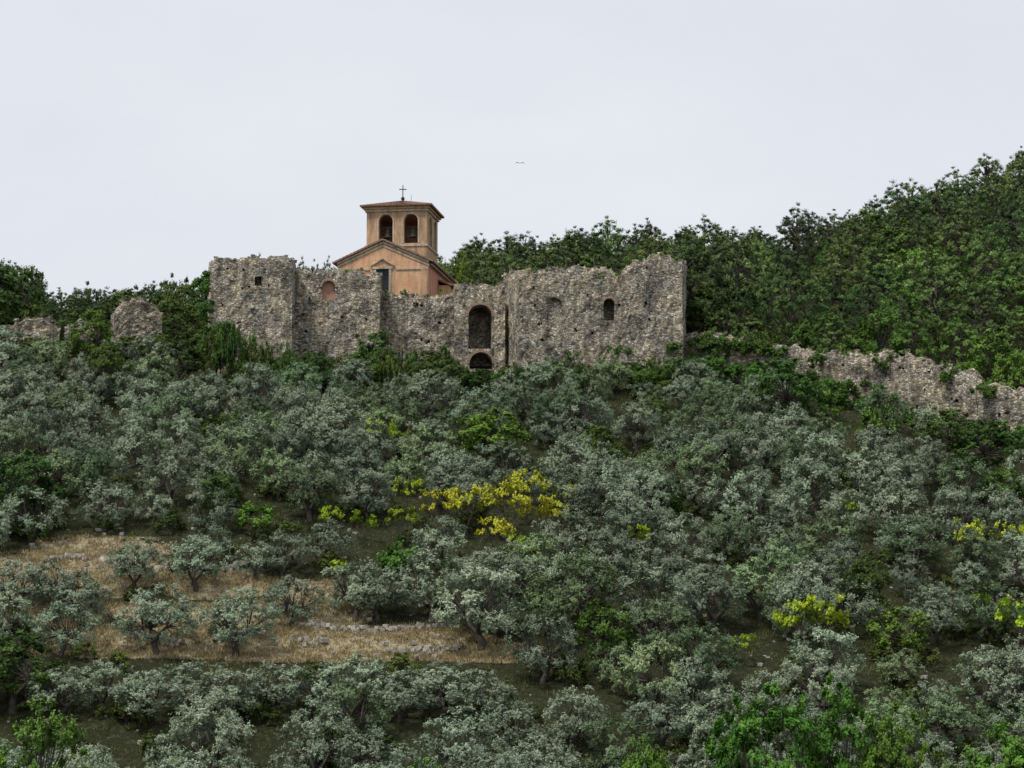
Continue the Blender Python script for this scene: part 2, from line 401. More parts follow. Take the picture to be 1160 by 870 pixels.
def rock(store, c, r, sq=0.7):
    V, Fc = store; o = len(V); a = random.uniform(0, 6.28); ca_, sa = math.cos(a), math.sin(a)
    for sx in (-1, 1):
        for sy in (-1, 1):
            for sz in (-1, 1):
                x = sx*r*random.uniform(.55,1); y = sy*r*random.uniform(.5,1); z = sz*r*sq*random.uniform(.6,1)
                V.append((c[0]+x*ca_-y*sa, c[1]+x*sa+y*ca_, c[2]+z))
    for f in ((0,1,3,2),(4,6,7,5),(0,4,5,1),(2,3,7,6),(0,2,6,4),(1,5,7,3)): Fc.append(tuple(o+i for i in f))

def wall(name, p0, p1, prof, thick, parent, zb=None, rag=0.35, openings=(), mat=None, seed=0, flip=1, stones=None, holes=0):
    (pa, ya), (pb, yb) = p0, p1
    A = Vector((xat(pa, 340, ya), ya, 0)); B = Vector((xat(pb, 340, yb), yb, 0))
    U = (B-A); L = U.length; U.normalize(); Nn = Vector((-U.y, U.x, 0))*flip
    if zb is None: zb = min(ground(A.x, A.y), ground(B.x, B.y))-2.0
    nc = max(2, int(L/0.30)); m = 28
    px_ = [q[0] for q in prof]; py_ = [q[1] for q in prof]
    V = []; Fc = []; loops = []; rnd = random.Random(seed)
    for i in range(nc+1):
        P = A+U*(L*i/nc); px = pxof(P.x, P.y, 28)
        zt = zat(float(np.interp(px, px_, py_)), P.y)
        q = mn.noise(Vector((P.x*0.7+seed, P.y*0.7, 0)))+0.6*mn.noise(Vector((P.x*2.1+seed, P.y*2.1, 5)))
        zt += rag*(round(q*3)/3)+rnd.uniform(-.16,.1)*min(1, rag*3)
        if stones is not None and rnd.random() < 0.6*min(1, rag*3.0):
            rr = rnd.uniform(.1,.26); rock(stones, P+Nn*rnd.uniform(0.1, thick*.8)+Vector((0,0,zt+rr*0.4)), rr)
        loop = []
        for j in range(m+1):
            z = zb+(zt-zb)*j/m; d = 0.18*mn.noise(Vector((P.x*.9, z*.9, P.y*.9)))+0.10*mn.noise(Vector((P.x*3, z*3, P.y*3)))
            if j == m: d = abs(d)+0.05
            V.append(P+Nn*d+Vector((0,0,z))); loop.append(len(V)-1)
        V.append(P+Nn*thick/2+Vector((0,0,zt+rnd.uniform(-.15,.22)*min(1, rag*3)))); loop.append(len(V)-1)
        for j in range(m, -1, -1):
            z = zb+(zt-zb)*j/m
            V.append(P+Nn*(thick+0.08*mn.noise(Vector((P.x*1.1, z*1.1, 9))))+Vector((0,0,z-(0.1 if j == m else 0)))); loop.append(len(V)-1)
        loops.append(loop)
    K = len(loops[0])
    for i in range(nc):
        for k in range(K):
            Fc.append((loops[i][k], loops[i][(k+1) % K], loops[i+1][(k+1) % K], loops[i+1][k]))
    for lp in (loops[0], loops[-1]):
        for j in range(m): Fc.append((lp[j], lp[j+1], lp[K-2-j], lp[K-1-j]))
        Fc.append((lp[m], lp[m+1], lp[m+2]))
    o = mesh_obj(name, V, Fc, mat or M_STONE, parent)
    cV = []; cF = []
    def loc(px):
        k = (px-580)/F/(math.cos(TH)-0.04*math.sin(TH)); return (k*A.y-A.x)/(U.x-k*U.y)
    frames = []
    for op in openings:
        px, pyt, pyb, wpx, depth, arch, ring = op[:7]
        t = loc(px); P = A+U*t; w = wpx*P.y/F; z0 = zat(pyb, P.y); h = zat(pyt, P.y)-z0
        v, f = arch_prism(w, h, -0.6, depth, arch); oo = len(cV)
        cV += [tuple(P+U*s+Nn*d+Vector((0,0,z0+z))) for s, d, z in v]; cF += [tuple(a+oo for a in ff) for ff in f]
        frames.append((P, w, z0, h, depth, arch, ring, op[7] if len(op) > 7 else None))
    for _ in range(holes):
        t = rnd.uniform(1, L-1); P = A+U*t; z0 = rnd.choice([0.3,0.45,0.6,0.75])
        px = pxof(P.x, P.y, 28); zt = zat(float(np.interp(px, px_, py_)), P.y); zz = zt-1.2-rnd.randint(0, 3)*1.7+rnd.uniform(-.1,.1)
        if any(abs((P-fr[0]).length) < fr[1]/2+0.4 for fr in frames): continue
        v, f = arch_prism(rnd.uniform(.16,.3), rnd.uniform(.16,.32), -0.6, 0.6, False); oo = len(cV)
        cV += [tuple(P+U*s+Nn*d+Vector((0,0,zz+z))) for s, d, z in v]; cF += [tuple(a+oo for a in ff) for ff in f]
    if cV: boolean_cut(o, cV, cF)
    for (P, w, z0, h, depth, arch, ring, fill) in frames:
        if ring:
            RV = []; RF = []; r = w/2; T = ring
            def blk(pts):
                oo = len(RV)
                for d in (-0.08-rnd.uniform(0,.04), 0.35):
                    for s, z in pts: RV.append(P+U*s+Nn*d+Vector((0,0,z0+z)))
                RF.extend([(oo,oo+1,oo+2,oo+3),(oo+7,oo+6,oo+5,oo+4)]+[(oo+i, oo+(i+1) % 4, oo+4+(i+1) % 4, oo+4+i) for i in range(4)])
            kk = max(7, int(math.pi*r/0.22)); base = h-r
            for i in range(kk):
                a0 = math.pi*(i+.06)/kk; a1 = math.pi*(i+.94)/kk; t2 = T*rnd.uniform(.85,1.15)
                blk([(r*math.cos(a0), base+r*math.sin(a0)), ((r+t2)*math.cos(a0), base+(r+t2)*math.sin(a0)), ((r+t2)*math.cos(a1), base+(r+t2)*math.sin(a1)), (r*math.cos(a1), base+r*math.sin(a1))])
            mesh_obj('arch_surround', RV, RF, M_BRICK, parent)
        if fill:
            v, f = arch_prism(w+0.1, h+0.05, fill[1], fill[1]+0.2, arch)
            mesh_obj('blocked_opening', [tuple(P+U*s+Nn*d+Vector((0,0,z0+z))) for s, d, z in v], f, fill[0], parent)
    return o

castle = empty('ruined_castle', (xat(505,400,184), 184, 20))
st = ([], [])
profA = [(200,298),(239,297),(243,293),(258,292),(262,294),(285,292),(300,293),(304,291),(322,291),(331,294),(340,296)]
profB = [(326,300),(333,304),(348,304),(352,307),(360,305),(385,305),(389,309),(400,306),(412,307),(418,312),(425,309),(436,312)]
profC = [(425,330),(440,331),(452,335),(460,331),(470,332),(484,337),(500,334),(515,330),(535,322)]
profD = [(505,325),(520,321),(534,320),(538,323),(550,321),(560,324),(566,319),(576,315)]
profF = [(560,318),(572,311),(590,306),(600,308),(606,314),(612,314),(628,309),(640,303),(652,301),(668,303),(674,310),(684,313),(695,319),(704,312),(708,305),(714,300),(722,296),(730,291),(744,288),(758,291),(766,297),(773,296),(790,298)]
wall('tower_wall_front', (239,180), (331,180.4), profA, 1.6, castle, rag=.24, seed=1, stones=st, holes=10,
     openings=[(292,313,324,8,1.0,False,0)])
wall('tower_wall_side', (331.6,180.6), (334,186), profA, 1.3, castle, rag=.2, seed=2, stones=st, flip=1)
wall('tower_wall_outer_side', (239.3,180.3), (236,192), profA, 1.5, castle, rag=.2, seed=21, stones=st, flip=-1)
wall('tower_wall_back', (236,192), (333,192), profA, 1.5, castle, rag=.3, seed=22, stones=st)
wall('hall_wall', (331,184.6), (430,185), profB, 1.5, castle, rag=.26, seed=3, stones=st, holes=9,
     openings=[(372,318,340,15,1.1,True,0.25,(M_PINK,0.35))])
wall('hall_wall_side', (430.4,185.2), (432,189), profB, 1.2, castle, rag=.2, seed=4, stones=st)
wall('curtain_wall', (429,187.4), (520,187.8), profC, 1.6, castle, rag=.3, seed=5, stones=st, holes=10)
wall('gate_wall', (515,186.4), (572,186.8), profD, 3.6, castle, rag=.22, seed=6, stones=st, holes=3, zb=15,
     openings=[(544,345,395,27,3.2,True,0.28),(545,399,418,26,2.5,True,0.25)])
wall('keep_wall_side', (569,188), (588,180.2), profF, 1.4, castle, rag=.25, seed=7, stones=st)
wall('keep_wall_front', (588,180), (773,181), profF, 1.7, castle, rag=.5, seed=8, stones=st, holes=26,
     openings=[(690,338,363,13,1.65,True,0.22),(628,337,366,17,0.3,True,0.0)])
wall('keep_wall_outer_side', (772.6,181.3), (778,195), profF, 1.5, castle, rag=.3, seed=9, stones=st, flip=1)
wall('keep_wall_back', (588,193), (770,193), [(580,316),(606,311),(616,304),(640,302),(690,304),(700,312),(730,312),(780,310)], 1.4, castle, rag=.35, seed=10, stones=st)
wall('gate_pier', (560,184.6), (572,184.4), [(550,352),(572,345)], 2.2, castle, rag=.3, seed=31, stones=st)
mesh_obj('loose_coping_stones', st[0], st[1], M_STONE, castle)

rw = empty('ruined_stone_wall', (xat(960,430,176), 176, 16)); st2 = ([], [])
profH = [(760,377),(800,379),(850,386),(890,393),(920,396),(940,401),(960,399),(978,404),(990,401),(1008,396),(1018,404),(1030,404),(1055,409),(1062,416),(1080,418),(1098,421),(1106,432),(1122,434),(1140,440),(1160,439),(1400,452)]
hp = [(774,184.6),(895,179),(1000,174),(1062,170.5),(1104,168),(1104.5,167.9),(1260,160)]
for i in range(len(hp)-1):
    if hp[i+1][0]-hp[i][0] < 2: continue
    wall('wall_section', hp[i], hp[i+1], profH, 1.2, rw, rag=.5, seed=40+i, stones=st2, holes=6, zb=6, mat=M_STONE2)
mesh_obj('loose_stones', st2[0], st2[1], M_STONE2, rw)

def ruin(name, a, b, prof, seed, thick=1.6):
    e = empty(name, (xat((a[0]+b[0])/2, 360, a[1]), a[1], 24)); s = ([], [])
    wall('masonry', a, b, prof, thick, e, rag=.4, seed=seed, stones=s, mat=M_STONE2); mesh_obj('loose_stones', s[0], s[1], M_STONE2, e)
ruin('ruined_wall_fragment', (130,185), (184,187), [(126,356),(134,352),(138,342),(150,338),(160,339),(168,346),(176,344),(183,356),(190,360)], 71)
ruin('ruined_wall_fragment', (4,184), (68,185), [(0,372),(14,369),(20,362),(48,360),(60,364),(70,374)], 72)
ruin('ruined_wall_fragment', (74,186), (110,186), [(70,370),(80,366),(100,364),(114,372)], 73)
ruin('ruined_wall_fragment', (856,196), (868,196), [(852,356),(860,352),(868,356)], 74, 1.0)

# ------------------------------------------------------------------ church
AL = math.radians(8)
CO = Vector((xat(383,300,196), 196, 0)); CW = Vector((math.cos(AL), -math.sin(AL), 0)); CD = Vector((math.sin(AL), math.cos(AL), 0))
church = empty('church', (CO.x+5, 200, 21))
def cp(w, d, z): return CO+CW*w+CD*d+Vector((0,0,z))
def cbox(name, w0, w1, d0, d1, z0, z1, mat, parent=church, bev=0.0):
    V = [cp(w, d, z) for w in (w0, w1) for d in (d0, d1) for z in (z0, z1)]
    return mesh_obj(name, V, [(0,1,3,2),(4,6,7,5),(0,4,5,1),(2,3,7,6),(0,2,6,4),(1,5,7,3)], mat, parent)
def slope(name, a, b, c, d, mat=M_TILE, pitch=0.26, parent=church, thick=0.10):
    a, b, c, d = map(Vector, (a, b, c, d)); L = (b-a).length; nn = int(L/pitch)*4; nr = max(3, int(((d-a).length+(c-b).length)/2/0.4))
    up = (b-a).cross(d-a).normalized(); up = up if up.z > 0 else -up
    V = []; Fc = []
    for layer in (0, 1):
        for r in range(nr*2):
            v = (r//2+(r % 2))/nr; stp = 0.045*(1-(r % 2))
            for i in range(nn+1):
                u = i/nn; p = (a+(b-a)*u)*(1-v)+(d+(c-d)*u)*v
                o = (0.06*max(-0.2, math.cos(i*math.pi/2))+stp) if layer == 0 else -thick
                V.append(p+up*o)
    w = nn+1; rows = nr*2
    for layer in (0, 1):
        o = layer*w*rows
        for r in range(rows-1):
            for i in range(nn): Fc.append((o+r*w+i, o+r*w+i+1, o+(r+1)*w+i+1, o+(r+1)*w+i))
    o = w*rows
    for i in range(nn): Fc += [(i, i+1, o+i+1, o+i), ((rows-1)*w+i, (rows-1)*w+i+1, o+(rows-1)*w+i+1, o+(rows-1)*w+i)]
    for r in range(rows-1): Fc += [(r*w, (r+1)*w, o+(r+1)*w, o+r*w), (r*w+nn, (r+1)*w+nn, o+(r+1)*w+nn, o+r*w+nn)]
    return mesh_obj(name, V, Fc, mat, parent)

W = 9.5; LD = 16.5; ze = zat(297,196); za = zat(274,196); zb = 19.0
V = [cp(w, d, z) for d in (0, 0.6) for (w, z) in ((0,zb),(W,zb),(W,ze),(W/2,za),(0,ze))]
fac = mesh_obj('facade', V, [(0,1,2,3,4),(9,8,7,6,5)]+[(i, (i+1) % 5, 5+(i+1) % 5, 5+i) for i in range(5)], M_PL_F, church)
wz0, wz1 = zat(332,196), zat(306,196); ww = 1.35; wc = 4.72
v, f = arch_prism(ww, wz1-wz0, -0.5, 0.35, False)
boolean_cut(fac, [tuple(cp(wc+s, d, wz0+z)) for s, d, z in v], f)
V = [cp(w, d, z) for d in (0.6, LD) for (w, z) in ((0.02,zb),(W-.02,zb),(W-.02,ze-.02),(W/2,za-.05),(0.02,ze-.02))]
mesh_obj('nave_walls', V, [(0,1,2,3,4),(9,8,7,6,5)]+[(i, (i+1) % 5, 5+(i+1) % 5, 5+i) for i in range(5)], M_PL_R, church)
cbox('window_glass', wc-ww/2, wc+ww/2, 0.25, 0.30, wz0, wz1, M_DARK)
cbox('window_mullion', wc-.03, wc+.03, 0.19, 0.245, wz0, wz1, M_IRON)
cbox('window_transom', wc-ww/2, wc+ww/2, 0.18, 0.235, wz0+1.5, wz0+1.55, M_IRON)
cbox('window_jamb', wc-ww/2-.28, wc-ww/2, -0.10, 0.2, wz0, wz1, M_TRIM)
cbox('window_jamb', wc+ww/2, wc+ww/2+.28, -0.10, 0.2, wz0, wz1, M_TRIM)
cbox('window_lintel', wc-ww/2-.4, wc+ww/2+.4, -0.14, 0.2, wz1, wz1+.24, M_TRIM)
cbox('window_sill', wc-ww/2-.4, wc+ww/2+.4, -0.18, 0.2, wz0-.2, wz0, M_TRIM)
def bar(name, p, q, d0, d1, hgt, mat, parent=church):
    (w0, z0), (w1, z1) = p, q
    V = [cp(w, d, z+k) for (w, z) in ((w0, z0), (w1, z1)) for d in (d0, d1) for k in (0, hgt)]
    return mesh_obj(name, V, [(0,1,3,2),(4,6,7,5),(0,4,5,1),(2,3,7,6),(0,2,6,4),(1,5,7,3)], mat, parent)
pz = wz1+.26
bar('pediment_rake', (wc-1.25, pz), (wc, pz+.75), -.2, .1, .16, M_TRIM); bar('pediment_rake', (wc, pz+.75), (wc+1.25, pz), -.203, .1, .16, M_TRIM)
for k, (dz, pr) in enumerate(((-.28, -.16), (-.62, -.08))):
    bar('raking_cornice', (-.1, ze+dz), (W/2, za+dz), pr, .05, .2, M_TRIM); bar('raking_cornice', (W/2, za+dz), (W+.1, ze+dz), pr-.003, .05, .2, M_TRIM)
cbox('entablature', 0.0, wc-1.4, -.10, .05, ze-.95, ze-.75, M_TRIM); cbox('entablature', wc+1.4, W, -.10, .05, ze-.95, ze-.75, M_TRIM)
cbox('pilaster', 0.05, 0.75, -.09, .05, zb, ze-.96, M_PL_T); cbox('pilaster', W-.75, W-.05, -.09, .05, zb, ze-.96, M_PL_T)
k = (za-ze)/(W/2); ov = 0.55
slope('nave_roof', cp(W+ov,-.35,ze-ov*k+.12), cp(W+ov,LD+.3,ze-ov*k+.12), cp(W/2,LD+.3,za+.12), cp(W/2,-.35,za+.12))
slope('nave_roof', cp(-ov,-.35,ze-ov*k+.12), cp(-ov,LD+.3,ze-ov*k+.12), cp(W/2,LD+.3,za+.12), cp(W/2,-.35,za+.12))
cbox('eaves_cornice', W-.02, W+.32, 0.6, LD, ze-.42, ze-.2, M_TRIM)
cbox('side_chapel', W, W+1.3, 6.0, 15.5, zb, ze-1.7, M_PL_F)
slope('side_chapel_roof', cp(W+1.65,5.8,ze-1.75), cp(W+1.65,15.7,ze-1.75), cp(W+.02,15.7,ze-1.15), cp(W+.02,5.8,ze-1.15))
# bell tower
tw0, td0, TS = 2.25, 3.4, 6.45; ty = 199.3
tz0 = ze-0.5; tz1 = zat(238, ty)
V = [cp(tw0+a, td0+b, z) for a in (0, TS) for b in (0, TS) for z in (tz0, tz1)]
bt = mesh_obj('bell_tower_walls', V, [(0,1,3,2),(4,6,7,5),(0,4,5,1),(2,3,7,6),(0,2,6,4),(1,5,7,3)], M_PL_T, church)
bz = zat(277, ty); tt = 0.65
cut = [cp(tw0+a, td0+b, z) for a in (tt, TS-tt) for b in (tt, TS-tt) for z in (bz-.3, tz1-.3)]
boolean_cut(bt, [tuple(c) for c in cut], [(0,1,3,2),(4,6,7,5),(0,4,5,1),(2,3,7,6),(0,2,6,4),(1,5,7,3)])
cV = []; cF = []; AH = zat(244, ty)-bz
v, f = arch_prism(1.5, AH, -1, 1.0, True)
acs = (2.05, 4.75)
for ac in acs:
    oo = len(cV); cV += [tuple(cp(tw0+ac+s, td0+d, bz+z)) for s, d, z in v]; cF += [tuple(a+oo for a in q) for q in f]
    oo = len(cV); cV += [tuple(cp(tw0+TS-d, td0+ac+s, bz+z)) for s, d, z in v]; cF += [tuple(a+oo for a in q) for q in f]
boolean_cut(bt, cV, cF)
def ring_band(name, z0, z1, pr, mat=M_TRIM):
    a, b = tw0-pr, tw0+TS+pr; c, d = td0-pr, td0+TS+pr
    cbox(name, a, b, c, td0+.02, z0, z1, mat); cbox(name, a, b, td0+TS-.02, d, z0, z1, mat)
    cbox(name, a, tw0+.02, td0+.02, td0+TS-.02, z0, z1, mat); cbox(name, tw0+TS-.02, b, td0+.02, td0+TS-.02, z0, z1, mat)
ring_band('tower_cornice', tz1-.28, tz1-.02, .16); ring_band('tower_cornice_upper', tz1-.02, tz1+.22, .34, M_PL_T); ring_band('tower_sill_band', bz-.34, bz-.12, .10)
for ac in acs:
    for side in (0, 1):
        RV = []; RF = []; r = .75; base = AH-r; kk = 14
        pts = [(r, 0)]+[(r*math.cos(math.pi*i/kk), base+r*math.sin(math.pi*i/kk)) for i in range(kk+1)]+[(-r, 0)]
        pto = [(r+.17, 0)]+[((r+.17)*math.cos(math.pi*i/kk), base+(r+.17)*math.sin(math.pi*i/kk)) for i in range(kk+1)]+[(-r-.17, 0)]
        for d in (-.06, .05):
            for q in (pts, pto):
                for s, z in q: RV.append(cp(tw0+ac+s, td0+d, bz+z) if side == 0 else cp(tw0+TS-d, td0+ac+s, bz+z))
        nq = len(pts)
        for i in range(nq-1):
            RF += [(i, i+1, nq+i+1, nq+i), (2*nq+i, 2*nq+i+1, 3*nq+i+1, 3*nq+i), (i, i+1, 2*nq+i+1, 2*nq+i), (nq+i, nq+i+1, 3*nq+i+1, 3*nq+i)]
        mesh_obj('arch_moulding', RV, RF, M_TRIM, church)
    BV = []; BF = []; profb = [(.06,.95),(.22,.9),(.28,.7),(.32,.35),(.42,.1),(.5,0)]; kk = 16
    for r, z in profb:
        for i in range(kk): BV.append(cp(tw0+ac+r*math.cos(6.283*i/kk), td0+1.15+r*math.sin(6.283*i/kk), bz+.85+z))
    for j in range(len(profb)-1):
        for i in range(kk): BF.append((j*kk+i, j*kk+(i+1) % kk, (j+1)*kk+(i+1) % kk, (j+1)*kk+i))
    mesh_obj('bell', BV, BF, M_BRONZE, church)
    cbox('bell_yoke', tw0+ac-.85, tw0+ac+.85, td0+1.05, td0+1.25, bz+1.8, bz+2.0, M_IRON)
    cbox('belfry_railing', tw0+ac-.75, tw0+ac+.75, td0+.3, td0+.35, bz+.75, bz+.80, M_IRON)
oh = .62; rz = tz1+.3; ap = cp(tw0+TS/2, td0+TS/2, rz+1.15)
cs = [cp(tw0-oh, td0-oh, rz), cp(tw0+TS+oh, td0-oh, rz), cp(tw0+TS+oh, td0+TS+oh, rz), cp(tw0-oh, td0+TS+oh, rz)]
for i in range(4): slope('tower_roof', cs[i], cs[(i+1) % 4], ap, ap)
def ptube(name, pts, rad, mat, parent, k=6):
    tv, tq = tube(pts, rad, k); n0 = len(tv)
    return mesh_obj(name, tv, list(tq)+[tuple(range(k)), tuple(range(n0-k, n0))], mat, parent)
ptube('cross_post', [ap+Vector((0,0,-.1)), ap+Vector((0,0,1.75))], [.06,.05], M_IRON, church)
ptube('cross_arm', [ap+Vector((-.4,0.0,1.3)), ap+Vector((.4,0,1.3))], [.05,.05], M_IRON, church)
ptube('cross_finial', [ap+Vector((0,0,.05)), ap+Vector((0,0,.2)), ap+Vector((0,0,.38)), ap+Vector((0,0,.5))], [.05,.2,.2,.05], M_IRON, church, 10)
ptube('lightning_rod', [ap+Vector((.9,0,-.3)), ap+Vector((.9,0,.7))], [.025,.02], M_IRON, church, 5)

# ------------------------------------------------------------------ vegetation
def wally(px): return float(np.interp(px, [-300,0,236,240,773,900,1000,1062,1180,1500], [181,180,181,176.5,176.5,175.5,170.5,167,160,145]))
taken = []
def free(x, y, r): return all((x-a)**2+(y-b)**2 > (r+c)**2*0.25 for a, b, c in taken)

SPEC = [(178,742,78),(268,744,76),(150,674,60),(222,672,58),(330,712,58),(404,706,66),(428,708,60),(88,712,62),(70,742,60),(490,706,80),
        (545,738,95),(642,724,100),(735,718,80),(805,716,72),(320,655,52),(60,688,54),(290,660,44),(375,640,50),(20,700,60),(120,600,60),(35,612,60)]
SPEC += [(px, 812+random.randint(-8,8), random.randint(54,68)) for px in range(70, 560, 48)]
for (px, py, h) in SPEC:
    x, y = hit(px, py); me = random.choice(OL); s = h*y/F/TOP[me.name]
    dark = (0.42,0.55,0.33) if px == 642 else (1,1,1)
    put('olive_tree', me, x, y, s, None, dark, sx=s*(1.12 if py < 790 else 1.3)); taken.append((x, y, 4.0))
BUSH = [
    (556,532,66,95,(1.05,1.25,0.75),BR,2.5,'green_oak_tree'),(290,606,38,58,(1.05,1.3,0.75),BU,1.5,'green_shrub'),(22,600,90,95,(0.45,0.55,0.4),BR,2.5,'oak_tree'),
    (452,662,48,64,(0.8,1.05,0.65),BU,1.5,'green_shrub'),(1018,752,66,76,(1.15,1.1,0.85),BR,2.5,'green_oak_tree'),(14,808,92,110,(0.42,0.6,0.36),BR,2.5,'oak_tree'),
    (205,442,62,58,(0.5,0.6,0.5),BR,2.5,'oak_tree'),(425,438,62,60,(0.6,0.7,0.6),BR,2.5,'oak_tree'),
    (895,490,80,84,(0.5,0.65,0.45),BR,2.5,'oak_tree'),(1075,524,60,60,(0.7,0.75,0.65),BR,2.5,'oak_tree'),(1118,545,70,80,(0.5,0.65,0.55),BR,2.5,'oak_tree'),
    (995,506,46,50,(0.75,0.9,0.6),BU,1.5,'green_shrub'),(85,884,34,66,(1.9,1.6,0.9),BU,1.5,'green_shrub'),(930,480,40,50,(0.7,0.9,0.6),BU,1.5,'green_shrub')]
for (px, py, h, w, col, ms, br, nm) in BUSH:
    x, y = hit(px, py); me = random.choice(ms); s = h*y/F/TOP[me.name]
    put(nm, me, x, y, s, None, col, sx=(w*y/F)/(2*br)); taken.append((x, y, w*y/F*0.8))
YEL = [(505,600,34),(530,603,38),(575,605,42),(595,588,38),(612,612,34),(560,625,30),(630,600,26),(412,612,26),(375,600,22),(462,580,28),(430,510,28),(455,512,22),
       (590,640,28),(1092,632,34),(1135,629,30),(905,735,44),(930,732,46),(1150,748,48),(722,622,24),(1105,700,22),(960,580,16),(385,655,18),(840,745,22),(640,575,24),(460,610,26)]
for i, (px, py, h) in enumerate(YEL):
    x, y = hit(px, py); me = random.choice(YE); s = 1.25*h*y/F/TOP[me.name]
    col = (.9,.95,.9) if i < 7 or i in (13, 14) else (0.64,0.92,0.6)
    put('yellow_flowering_shrub', me, x, y-1.5, s*1.3, None, col, sx=s*1.0); taken.append((x, y-1.5, 1.3))

grove = empty('olive_grove', (0, 0, 0)); und = empty('undergrowth', (0, 0, 0)); cnt = 0
y = 93.0
while y < 184:
    sp = 3.95
    x = -0.30*y-12
    while x < 0.30*y+14:
        xx = x+random.uniform(-1.2,1.2); yy = y+random.uniform(-1.2,1.2); x += sp*random.uniform(.85,1.2)
        px = pxof(xx, yy, ground(xx, yy))
        if yy > wally(px)-1.5: continue
        c = clearing(xx, yy)
        if c > 0.35 or not free(xx, yy, 2.8): continue
        s = random.choice([.65,.8,.92,1.0,1.05,1.1,1.15])*random.uniform(.95,1.08)
        if in_sightline(xx, yy, 3.9*s): continue
        t = random.random(); col = (1,1,1)
        if t < 0.16: col = (0.58,0.70,0.50)
        elif t < 0.32: col = (1.15,1.15,1.15)
        elif t < 0.42: col = (0.88,0.98,0.7)
        if random.random() < (0.04 if yy < 165 else 0.14):
            v = random.uniform(.5, .9)
            put('oak_tree', random.choice(BR), xx, yy, s*random.uniform(.5,.7), und, (v, v*1.1, v*.7))
        else:
            put('olive_tree', random.choice(OL), xx, yy, s, grove, col)
        cnt += 1
    y += sp*0.9
print('olives', cnt)
for _ in range(420):
    yy = random.uniform(95, 182); xx = random.uniform(-.3*yy-6, .3*yy+8); px = pxof(xx, yy, ground(xx, yy))
    if yy > wally(px)-0.5: continue
    c = clearing(xx, yy)
    if c > 0.2 and random.random() < .9: continue
    if in_sightline(xx, yy, .9) and random.random() < .7: continue
    v = random.uniform(.4, .85); sc = random.uniform(.35,.85)
    put('shrub', random.choice(BU), xx, yy, sc, und, (v*random.uniform(.95,1.3), v, v*.85))

foot = empty('castle_foot_shrubs', (0,0,0))
for px in range(236, 782, 9):
    top = float(np.interp(px, [236,262,300,330,350,420,440,480,500,520,532,560,575,600,650,700,770], [372,366,386,392,398,401,392,396,402,408,419,419,410,410,408,409,402]))+random.uniform(-2,7)
    put_top('shrub', BR if random.random() < .4 else BU, px+random.uniform(-4,4), random.uniform(175.5,178.4), top, foot, (random.uniform(.45,.85), random.uniform(.6,.95), .65), wpx=random.uniform(26,40), base_r=2.0)
left = empty('wooded_ridge', (0,0,0))
for px in range(-120, 240, 17):
    for yy, dt in ((184,52),(191,34),(200,12),(214,0),(228,-4)):
        top = float(np.interp(px, [-120,0,30,45,60,110,140,160,215,240], [300,292,296,318,332,326,334,322,316,318]))+dt+random.uniform(-6,10)
        if yy < 188:
            top = max(top, float(np.interp(px, [-100,0,70,75,120,130,185,240], [372,380,384,372,360,368,368,362])))
            if 120 < px < 190 or px < 80: yy = 180.5; top = max(top, 362 if px > 100 else 379)
        if yy == 191 and 100 < px < 195: continue
        pn = random.random() < (0.55 if yy > 195 else 0.1)
        v = random.uniform(.5,.95)
        put_top('pine_tree' if pn else 'oak_tree', PI if pn else BR, px+random.uniform(-7,7), yy+random.uniform(-1,1), top, left, (v*random.uniform(.8,1.1), v, v*.85), wpx=random.uniform(38,60), base_r=2.8)
put_top('oak_tree', BR, 6, 193, 292, None, (.45,.65,.5), wpx=90, base_r=2.7)
put_top('oak_tree', BR, 106, 181, 352, None, (.85,1.1,.65), wpx=50, base_r=2.7)
for px, yy, tp in ((292,200,287),(345,202,291),(357,203,294),(371,201,290),(325,204,300)):
    put_top('pine_tree', PI, px, yy, tp, left, (.9,1,.9), wpx=34, base_r=3.0)

wood = empty('pine_forest', (0,0,0)); cnt = 0
yy = 188.0
while yy < 326:
    x = xat(480, 300, yy)+random.uniform(0, 3)
    while x < xat(1400, 300, yy):
        xx = x+random.uniform(-2.0,2.0); y2 = yy+random.uniform(-2.4,2.4); x += 6.2*random.uniform(.75,1.3)
        px = pxof(xx, y2, 35)
        if px < 775 and y2 < 216: continue
        if px < 560 and y2 < 222: continue
        if px >= 775 and y2 < wally(px)+12: continue
        s = random.choice([.65,.8,.95,1.05,1.15,1.3])*random.uniform(.9,1.08)
        v = random.choice([.5,.75,1.0,1.25,1.5])*random.uniform(.9,1.1)
        if random.random() < .07 and y2 < 260:
            put('oak_tree', random.choice(BR), xx, y2, s*1.2, wood, (v*.9, v, .8))
        else:
            put('pine_tree', random.choice(PI), xx, y2, s, wood, (v*random.uniform(.85,1.2), v, v), sx=s*random.uniform(.8,1.15))
        cnt += 1
    yy += 6.0
print('pines', cnt)
for px, yy, tp, w, col, ms in ((800,193,322,80,(.42,.52,.42),BR),(838,196,318,75,(.42,.54,.42),BR),(1000,186,345,66,(1.1,1.2,.8),BR),(1035,184,362,56,(1.3,1.5,1.0),PI),(1085,182,356,60,(1.3,1.45,1.0),PI),
                           (1122,180,375,74,(1.05,1.2,.8),BR),(1068,205,276,95,(1.1,1.35,.9),PI),(945,188,350,60,(1.0,1.3,.8),PI),(905,190,362,50,(.9,1.0,.7),BR),(522,213,286,40,(1.5,1.25,.6),BR),(870,186,368,40,(1.0,1.1,.6),BR),
                           (1150,176,400,50,(1.0,1.15,.8),BR),(965,186,372,44,(.8,1.0,.6),BR),(1000,206,296,90,(.9,1.15,.9),PI),(1130,200,300,85,(1.2,1.4,.9),PI),(930,204,318,80,(.85,1.05,.85),PI),(1020,193,322,70,(1.35,1.5,.9),PI)):
    put_top('pine_tree' if ms is PI else 'broadleaf_tree', ms, px, yy, tp, None, col, wpx=w, base_r=3.1 if ms is PI else 2.7)

